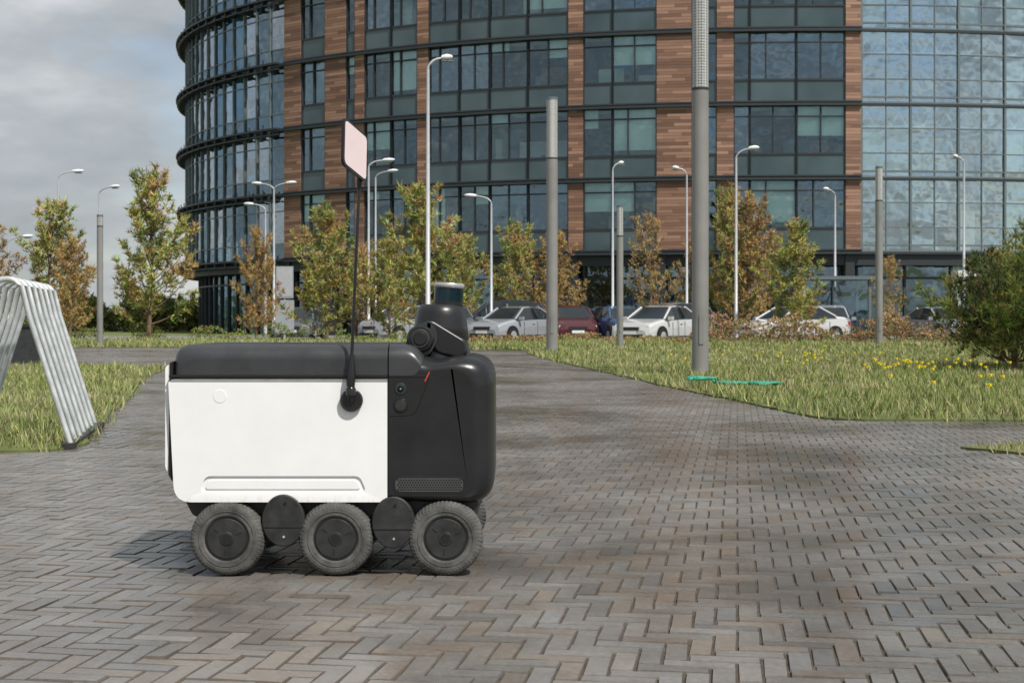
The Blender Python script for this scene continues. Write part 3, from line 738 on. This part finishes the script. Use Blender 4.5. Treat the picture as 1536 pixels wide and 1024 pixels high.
# ------------------------------------------------------------------ delivery robot
S=1/578.0
rob=bpy.data.objects.new('delivery_robot',None); COL.objects.link(rob); rob.location=(-.4725,3.672,0)
def roundpoly(pts, rads, seg=8):
    out=[]; n_=len(pts)
    for i in range(n_):
        p=Vector(pts[i]); a=Vector(pts[i-1]); c_=Vector(pts[(i+1)%n_]); r=rads[i]
        if r<=0: out.append(tuple(p)); continue
        d1=(a-p).normalized(); d2=(c_-p).normalized()
        for k in range(seg+1):
            t=k/seg; q=(p+d1*r)*(1-t)**2 + p*2*t*(1-t)+(p+d2*r)*t**2; out.append(tuple(q))
    return out
def prism(name, pts, y0, y1, mat, bw=0, seg=5, skip=None, parent=rob, both=True):
    bm=bmesh.new()
    A=[bm.verts.new((x*S,y0*S,z*S)) for x,z in pts]; C_=[bm.verts.new((x*S,y1*S,z*S)) for x,z in pts]
    bm.faces.new(A); bm.faces.new(list(reversed(C_)))
    n_=len(pts)
    for i in range(n_): bm.faces.new((A[i],C_[i],C_[(i+1)%n_],A[(i+1)%n_]))
    bmesh.ops.recalc_face_normals(bm,faces=bm.faces[:])
    if bw:
        es=[]
        for e in bm.edges:
            ya,yb=e.verts[0].co.y,e.verts[1].co.y
            if abs(ya-yb)<1e-6 and (both or abs(ya-y0*S)<1e-6):
                mid=(e.verts[0].co+e.verts[1].co)/2
                if skip and skip(mid.x/S,mid.z/S): continue
                es.append(e)
        bmesh.ops.bevel(bm,geom=es,offset=bw*S,segments=seg,profile=.5,affect='EDGES',clamp_overlap=True)
    me=bpy.data.meshes.new(name); bm.to_mesh(me); bm.free(); me.materials.append(mat)
    for p in me.polygons: p.use_smooth=True
    o=add_obj(name,me,parent=parent)
    md=o.modifiers.new('wn','WEIGHTED_NORMAL') ; md.keep_sharp=True
    me.set_sharp_from_angle(angle=math.radians(35))
    return o
def loft(name, pts, y0, y1, mat, xa, xext, rx, za, rtop, rbot, ry, n_=18):
    """rounded moulding: far x edge rounds by rx, top/bottom by rtop/rbot as the sides turn in"""
    zmax=max(z for x,z in pts); zmin=min(z for x,z in pts); L=xext-xa
    rings=[]
    def ring(y,k):
        out=[]
        for x,z in pts:
            xx=xa+(x-xa)*(1-rx*k/abs(L))
            zz=za+(z-za)*(1-(rtop*k/(zmax-za) if z>za else rbot*k/max(1e-6,(za-zmin))))
            out.append((xx*S,y*S,zz*S))
        return out
    for i in range(n_+1):
        th=math.pi/2*i/n_; rings.append(ring(y0+ry*(1-math.cos(th)),1-math.sin(th)))
    for i in range(n_,-1,-1):
        th=math.pi/2*i/n_; rings.append(ring(y1-ry*(1-math.cos(th)),1-math.sin(th)))
    q=len(pts); bm=bmesh.new(); R=[[bm.verts.new(p) for p in r] for r in rings]
    caps=[bm.faces.new(R[0]), bm.faces.new(list(reversed(R[-1])))]
    for i in range(len(R)-1):
        for k in range(q):
            fc=bm.faces.new((R[i][k],R[i+1][k],R[i+1][(k+1)%q],R[i][(k+1)%q])); fc.smooth=True
    for cp in caps: cp.smooth=False
    bmesh.ops.recalc_face_normals(bm,faces=bm.faces[:])
    # the flat side wall keeps its own plain normals; the turned edge is smooth
    for cp in caps:
        for e in cp.edges: e.smooth=False
    for e in bm.edges:
        if len(e.link_faces)==2 and e.calc_face_angle(0)>math.radians(50): e.smooth=False
    me=bpy.data.meshes.new(name); bm.to_mesh(me); bm.free(); me.materials.append(mat)
    return add_obj(name,me,parent=rob)
WD=266
shell=prism('cargo_shell', roundpoly([(-231,110),(87,110),(87,290),(-240,290)],[26,0,0,3]),0,WD,M['white'],9,5,lambda x,z:x>86 or z>289)
cut=prism('cutter', roundpoly([(-194,126),(56,126),(46,149),(-184,149)],[8,8,8,8],5),-8,2.6,M['white'],0)
md=shell.modifiers.new('cut','BOOLEAN'); md.object=cut; md.operation='DIFFERENCE'; md.solver='EXACT'
shell.modifiers.move(len(shell.modifiers)-1,0)
dg=bpy.context.evaluated_depsgraph_get(); me2=bpy.data.meshes.new_from_object(shell.evaluated_get(dg)); shell.modifiers.clear(); shell.data=me2
bpy.data.objects.remove(cut)
prism('groove_panel', roundpoly([(-186,129),(48,129),(42,143),(-180,143)],[6,6,6,6],5),.7,2.6,M['white'],1.2,3)
prism('seal_strip', [(-234,289.5),(87,289.5),(87,294),(-234,294)],2,WD-2,M['seal'])
prism('trim_line', [(-236,290.2),(87,290.2),(87,292.8),(-236,292.8)],-.8,3,M['chrome'])
loft('lid', roundpoly([(-236,295),(87.3,295),(87.3,345),(-233,345)],[5,0,0,24],10),.5,WD-.5,M['lidplastic'],87.3,-236,16,295,22,0,26)
prism('lid_lip', roundpoly([(-239,296),(87,296),(87,300),(-239,300)],[2,0,0,2],3),-1.2,WD+1,M['bplastic'],1,2)
prism('rear_panel', roundpoly([(-247,160),(-240,150),(-238,316),(-247,312)],[4,2,2,5]),10,WD-14,M['white'],5,4)
prism('rear_gasket', [(-242,150),(-236,140),(-234,320),(-240,318)],6,WD-10,M['bplastic'],3,3)
loft('front_shell', roundpoly([(89,108),(247,104),(247,326),(195,328),(158,322),(128,330),(89,332)],[0,44,40,16,12,14,0],10),-.5,WD+.5,M['bplastic'],89,247,34,230,20,14,42,20)
loft('front_lid', roundpoly([(89.3,299),(130,299),(143,321),(126,345),(89.3,345.6)],[0,6,8,14,0]),-.9,WD+.9,M['lidplastic'],89.3,143,4,299,21,0,27)
b_=B()
def P_(x,y,z): return (x*S,y*S,z*S)
b_.tube([P_(150,-.2,296),P_(148,-.6,290),P_(132,-.6,250),P_(128,-.6,243),P_(120,-.6,240),P_(90,-.6,239)],.9*S,M['blackhole'],6)
b_.tube([P_(89,-1,297.5),P_(120,-1,297.5),P_(146,-.6,297)],.8*S,M['blackhole'],6)
b_.tube([P_(143,-1.0,290),P_(148,-.8,300),P_(151,1.2,307)],1.1*S,M['redm'],6)
b_.tube([P_(88,-.3,112),P_(88,-.3,292)],.7*S,M['blackhole'],6)
b_.obj('panel_seams',rob)
def disc(bb,x,z,r,y0,y1,mat,n=40,be=1.0):
    bb.tube([P_(x,y1,z),P_(x,y0+be,z),P_(x,y0,z)],[r*S,r*S,(r-be)*S],mat,n)
b_=B()
disc(b_,107,279,9,-2,1,M['hub']); disc(b_,107,279,5,-3.2,-1.5,M['lidar']); disc(b_,107,279,1.8,-3.8,-1.5,M['chrome'])
disc(b_,107,254,11,-2,1,M['bplastic']); disc(b_,107,254,8.5,-3,-1,M['hub'],be=.8)
b_.obj('side_sensors',rob)
b_=B(); disc(b_,-163,268,10,-.5,1,M['white'],be=.5); b_.obj('cover_cap',rob)
prism('vent_frame', roundpoly([(96,123),(203,123),(203,149),(96,149)],[11,11,11,11],6),-1.2,40,M['bplastic'],.8,2)
prism('vent_plate', roundpoly([(99,126),(200,126),(200,146),(99,146)],[9,9,9,9],6),-1.5,4,M['ventplate'])
b_=B()
for j in range(5):
    for i in range(25):
        x=103.5+i*4+(2 if j%2 else 0); z=129+j*3.6
        if x>197.5: continue
        b_.tube([P_(x,-1.9,z),P_(x,1,z)],1.5*S,M['blackhole'],6)
b_.obj('vent_holes',rob)
b_=B()
cx,cy=160,120
prof=[(310,50),(322,48.5),(338,46),(342,43),(350,42.5),(352,45),(372,42),(388,39.5),(396,38),(403,34),(406,30)]
b_.tube([P_(cx+(z-322)*.02,cy,z) for z,r in prof],[r*S for z,r in prof],M['bplastic'],48)
b_.obj('sensor_neck',rob)
prism('sensor_shroud', roundpoly([(130,372),(146,384),(202,350),(205,330),(192,322),(156,330),(144,352)],[6,10,6,6,6,10,8],5),70,170,M['bplastic'],10,4)
prism('sensor_arm', roundpoly([(108,341),(118,366),(136,380),(154,374),(160,352),(146,328),(126,326)],[6,10,12,10,10,8,8],6),58,182,M['lidplastic'],8,4)
b_=B(); disc(b_,133,353,21,48,62,M['bplastic'],be=3); disc(b_,133,353,15,44,60,M['hub'],be=1.5); disc(b_,133,353,10.5,42.5,60,M['bplastic'],be=1.5); b_.obj('hinge_hub',rob)
b_=B(); tilt=Vector((.06,0,1)).normalized(); o=Vector((172,cy,402))
def along(d): q=o+tilt*d; return P_(q.x,q.y,q.z)
b_.tube([along(0),along(4)],25*S,M['bplastic'],40); b_.tube([along(4),along(30)],23*S,M['lidar'],48); b_.tube([along(30),along(31),along(36),along(38)],[23*S,24.3*S,24.3*S,22.5*S],M['chrome'],48)
b_.tube([along(4),along(9)],23.6*S,M['bplastic'],48)
b_.obj('lidar',rob)
prism('chassis', roundpoly([(-208,84),(222,84),(222,112),(-222,112)],[10,12,2,2],4),26,WD-26,M['hub'],3,2)
def wheel(x,z,y0,side):
    bb=B(); n_=216; w=42
    prof=[(33,3),(35,0.8),(45,0),(49,.6),(53,3),(55.6,9),(56.3,w/2),(55.6,w-9),(53,w-3),(49,w-.6),(45,w),(35,w-.8),(33,w-3)]
    vs=[];fs=[]
    for k in range(n_):
        a=2*math.pi*k/n_
        for j,(r,y) in enumerate(prof):
            ph = k+(j if j<=6 else (12-j))
            if 3<=j<=9: r = r - (1.3 if ph%4<1 else 0)
            vs.append(P_(x+r*math.cos(a), y0+(y if side<0 else w-y), z+r*math.sin(a)))
    m_=len(prof)
    for k in range(n_):
        for j in range(m_-1): fs.append((k*m_+j,((k+1)%n_)*m_+j,((k+1)%n_)*m_+j+1,k*m_+j+1))
    bb.add(vs,fs,M['rtyre'])
    yf=y0 if side<0 else y0+w; sg_=1 if side<0 else -1
    def d2(r,a_,c_,mat,be=1.0): bb.tube([P_(x,yf+sg_*c_,z),P_(x,yf+sg_*(a_+be),z),P_(x,yf+sg_*a_,z)],[r*S,r*S,(r-be)*S],mat,64)
    d2(35,3.5,30,M['bplastic']); d2(30.5,2.4,8,M['hub'],1.5); d2(10.5,1.2,6,M['hub'],1.0); d2(8,.8,6,M['bplastic'],.6)
    ringp=[P_(x+41*math.cos(t),yf-sg_*.05,z+41*math.sin(t)) for t in [2*math.pi*k/64 for k in range(65)]]
    bb.tube(ringp,.7*S,M['rtyre'],6,False)
    for q in range(3):
        a=q*2.094+.4; bb.box(P_(x+20*math.cos(a),yf+sg_*2.2,z+20*math.sin(a)),(9*S,1*S,.7*S),M['blackhole'],R=Matrix.Rotation(-a,3,'Y'))
    bb.obj('wheel',rob)
for x in (-152,10,174):
    wheel(x,56,-6,-1); wheel(x,56,WD-36,1)
def ell(cx_,cz_,rx,rz,n_=36): return [(cx_+rx*math.cos(t),cz_+rz*math.sin(t)) for t in [2*math.pi*k/n_ for k in range(n_)]]
for (x,z) in ((-68,83),(96,80)):
    for (ya,yb) in ((-3,20),(WD-20,WD+3)):
        prism('suspension_plate', ell(x,z,32,39),ya,yb,M['hub'],2.5,3)
    bb=B()
    for ya in (-4.5,WD+4.5):
        bb.tube([P_(x+3,ya,z+26),P_(x+3,ya+(3 if ya<0 else -3),z+26)],2.2*S,M['blackhole'],12)
        bb.tube([P_(x+1,ya,z-24),P_(x+1,ya+(3 if ya<0 else -3),z-24)],1.8*S,M['galv'],12)
        bb.tube([P_(x-30,ya+1,z-10),P_(x+30,ya+1,z-10)],.7*S,M['blackhole'],5)
    bb.obj('suspension_bolts',rob)
bb=B()
for ya in (22,WD-22):
    bb.tube([P_(-152,ya,56),P_(-110,ya,72),P_(-68,ya,66),P_(10,ya,56)],9*S,M['hub'],10); bb.tube([P_(96,ya,80),P_(174,ya,56)],9*S,M['hub'],10)
    bb.tube([P_(10,ya,56),P_(50,ya,72),P_(96,ya,68)],8*S,M['hub'],10)
for x in (-152,10,174): bb.tube([P_(x,20,56),P_(x,WD-20,56)],6*S,M['hub'],10)
bb.obj('suspension_arms',rob)
bb=B(); disc(bb,34,262,17,-9,0,M['bplastic'],be=2)
bb.tube([P_(34,-12,270),P_(34,-12,280),P_(33.5,-12,283)],[7.5*S,7.5*S,5*S],M['bplastic'],16)
bb.tube([P_(34,-9,262),P_(34,-12,272)],6*S,M['bplastic'],14)
bb.tube([P_(33.5,-12,283),P_(34.5,-12,300),P_(35,-12,318),P_(35.5,-12,332)],[6.5*S,7*S,4.5*S,3*S],M['bplastic'],16)
bb.tube([P_(35.5,-12,330),P_(41,-12,460),P_(46.5,-12,582)],[2.4*S,2.3*S,2.3*S],M['bplastic'],10)
bb.tube([P_(46,-12,576),P_(46.7,-12,588),P_(48,-14,602)],[3*S,4.5*S,3*S],M['bplastic'],10)
bb.obj('mast',rob)
BR=Vector((56,-12,584)); BL=Vector((28,-72,606)); up=Vector((1.5,0,69))
wv=BR-BL; nn=wv.cross(up).normalized()
if nn.y>0: nn=-nn
def plate(name,inset,t0,t1,mat,r=.14):
    sq=roundpoly([(inset,inset),(1-inset,inset),(1-inset,1-inset),(inset,1-inset)],[r]*4,6)
    A=[BL+wv*u+up*v+nn*t0 for u,v in sq]; C_=[BL+wv*u+up*v+nn*t1 for u,v in sq]; n_=len(sq)
    q=B(); q.add([p*S for p in A+C_],[tuple(range(n_)),tuple(range(2*n_-1,n_-1,-1))]+[(i,(i+1)%n_,n_+(i+1)%n_,n_+i) for i in range(n_)],mat); q.obj(name,rob)
plate('flag_frame',0,-2,2,M['bplastic']); plate('flag_panel',.05,-2.6,2.6,M['film'],.11)

# ------------------------------------------------------------------ light, sky, camera
sd=Vector((.45,-.6,1.0)).normalized()
sun=bpy.data.lights.new('sun','SUN'); sun.energy=4.7; sun.angle=math.radians(2.0); sun.color=(1,.96,.89)
so=bpy.data.objects.new('sun',sun); COL.objects.link(so); so.rotation_euler=(-sd).to_track_quat('-Z','Y').to_euler()
w=bpy.data.worlds.new('World'); scene.world=w; w.use_nodes=True; nt=w.node_tree
bg=nt.nodes['Background']; sky=N(nt,'ShaderNodeTexSky'); sky.sky_type='NISHITA'; sky.sun_disc=False
sky.sun_elevation=math.asin(sd.z); sky.sun_rotation=math.atan2(sd.x,sd.y)
tc=N(nt,'ShaderNodeTexCoord'); mp=N(nt,'ShaderNodeMapping'); mp.inputs['Scale'].default_value=(1,1,2.6); nt.links.new(tc.outputs['Generated'],mp.inputs['Vector'])
mp.inputs['Location'].default_value=(3.3,1.2,.4)
n1=noise(nt,mp.outputs[0],2.3,5,.56); n2=noise(nt,mp.outputs[0],4.8,5,.56)
cov=ramp(nt,n1,[(.38,g(0.15)),(.50,g(0.93))])
cc=ramp(nt,n2,[(.34,(2.7,2.9,3.1)),(.48,(3.5,3.7,3.85)),(.56,(4.4,4.5,4.6)),(.66,(5.8,5.9,6.0))])
nt.links.new(mixc(nt,sky.outputs[0],cc,cov),bg.inputs['Color']); bg.inputs['Strength'].default_value=.135

cam=bpy.data.cameras.new('camera'); co=bpy.data.objects.new('camera',cam); COL.objects.link(co)
co.location=(0,0,.66); co.rotation_euler=(math.radians(90),0,0); cam.lens=50; cam.sensor_width=36; cam.shift_y=-32/1536
cam.clip_start=.05; cam.clip_end=5000
cam.dof.use_dof=True; cam.dof.focus_distance=3.75; cam.dof.aperture_fstop=18
scene.camera=co
scene.view_settings.view_transform='Standard'; scene.view_settings.look='None'; scene.view_settings.exposure=0
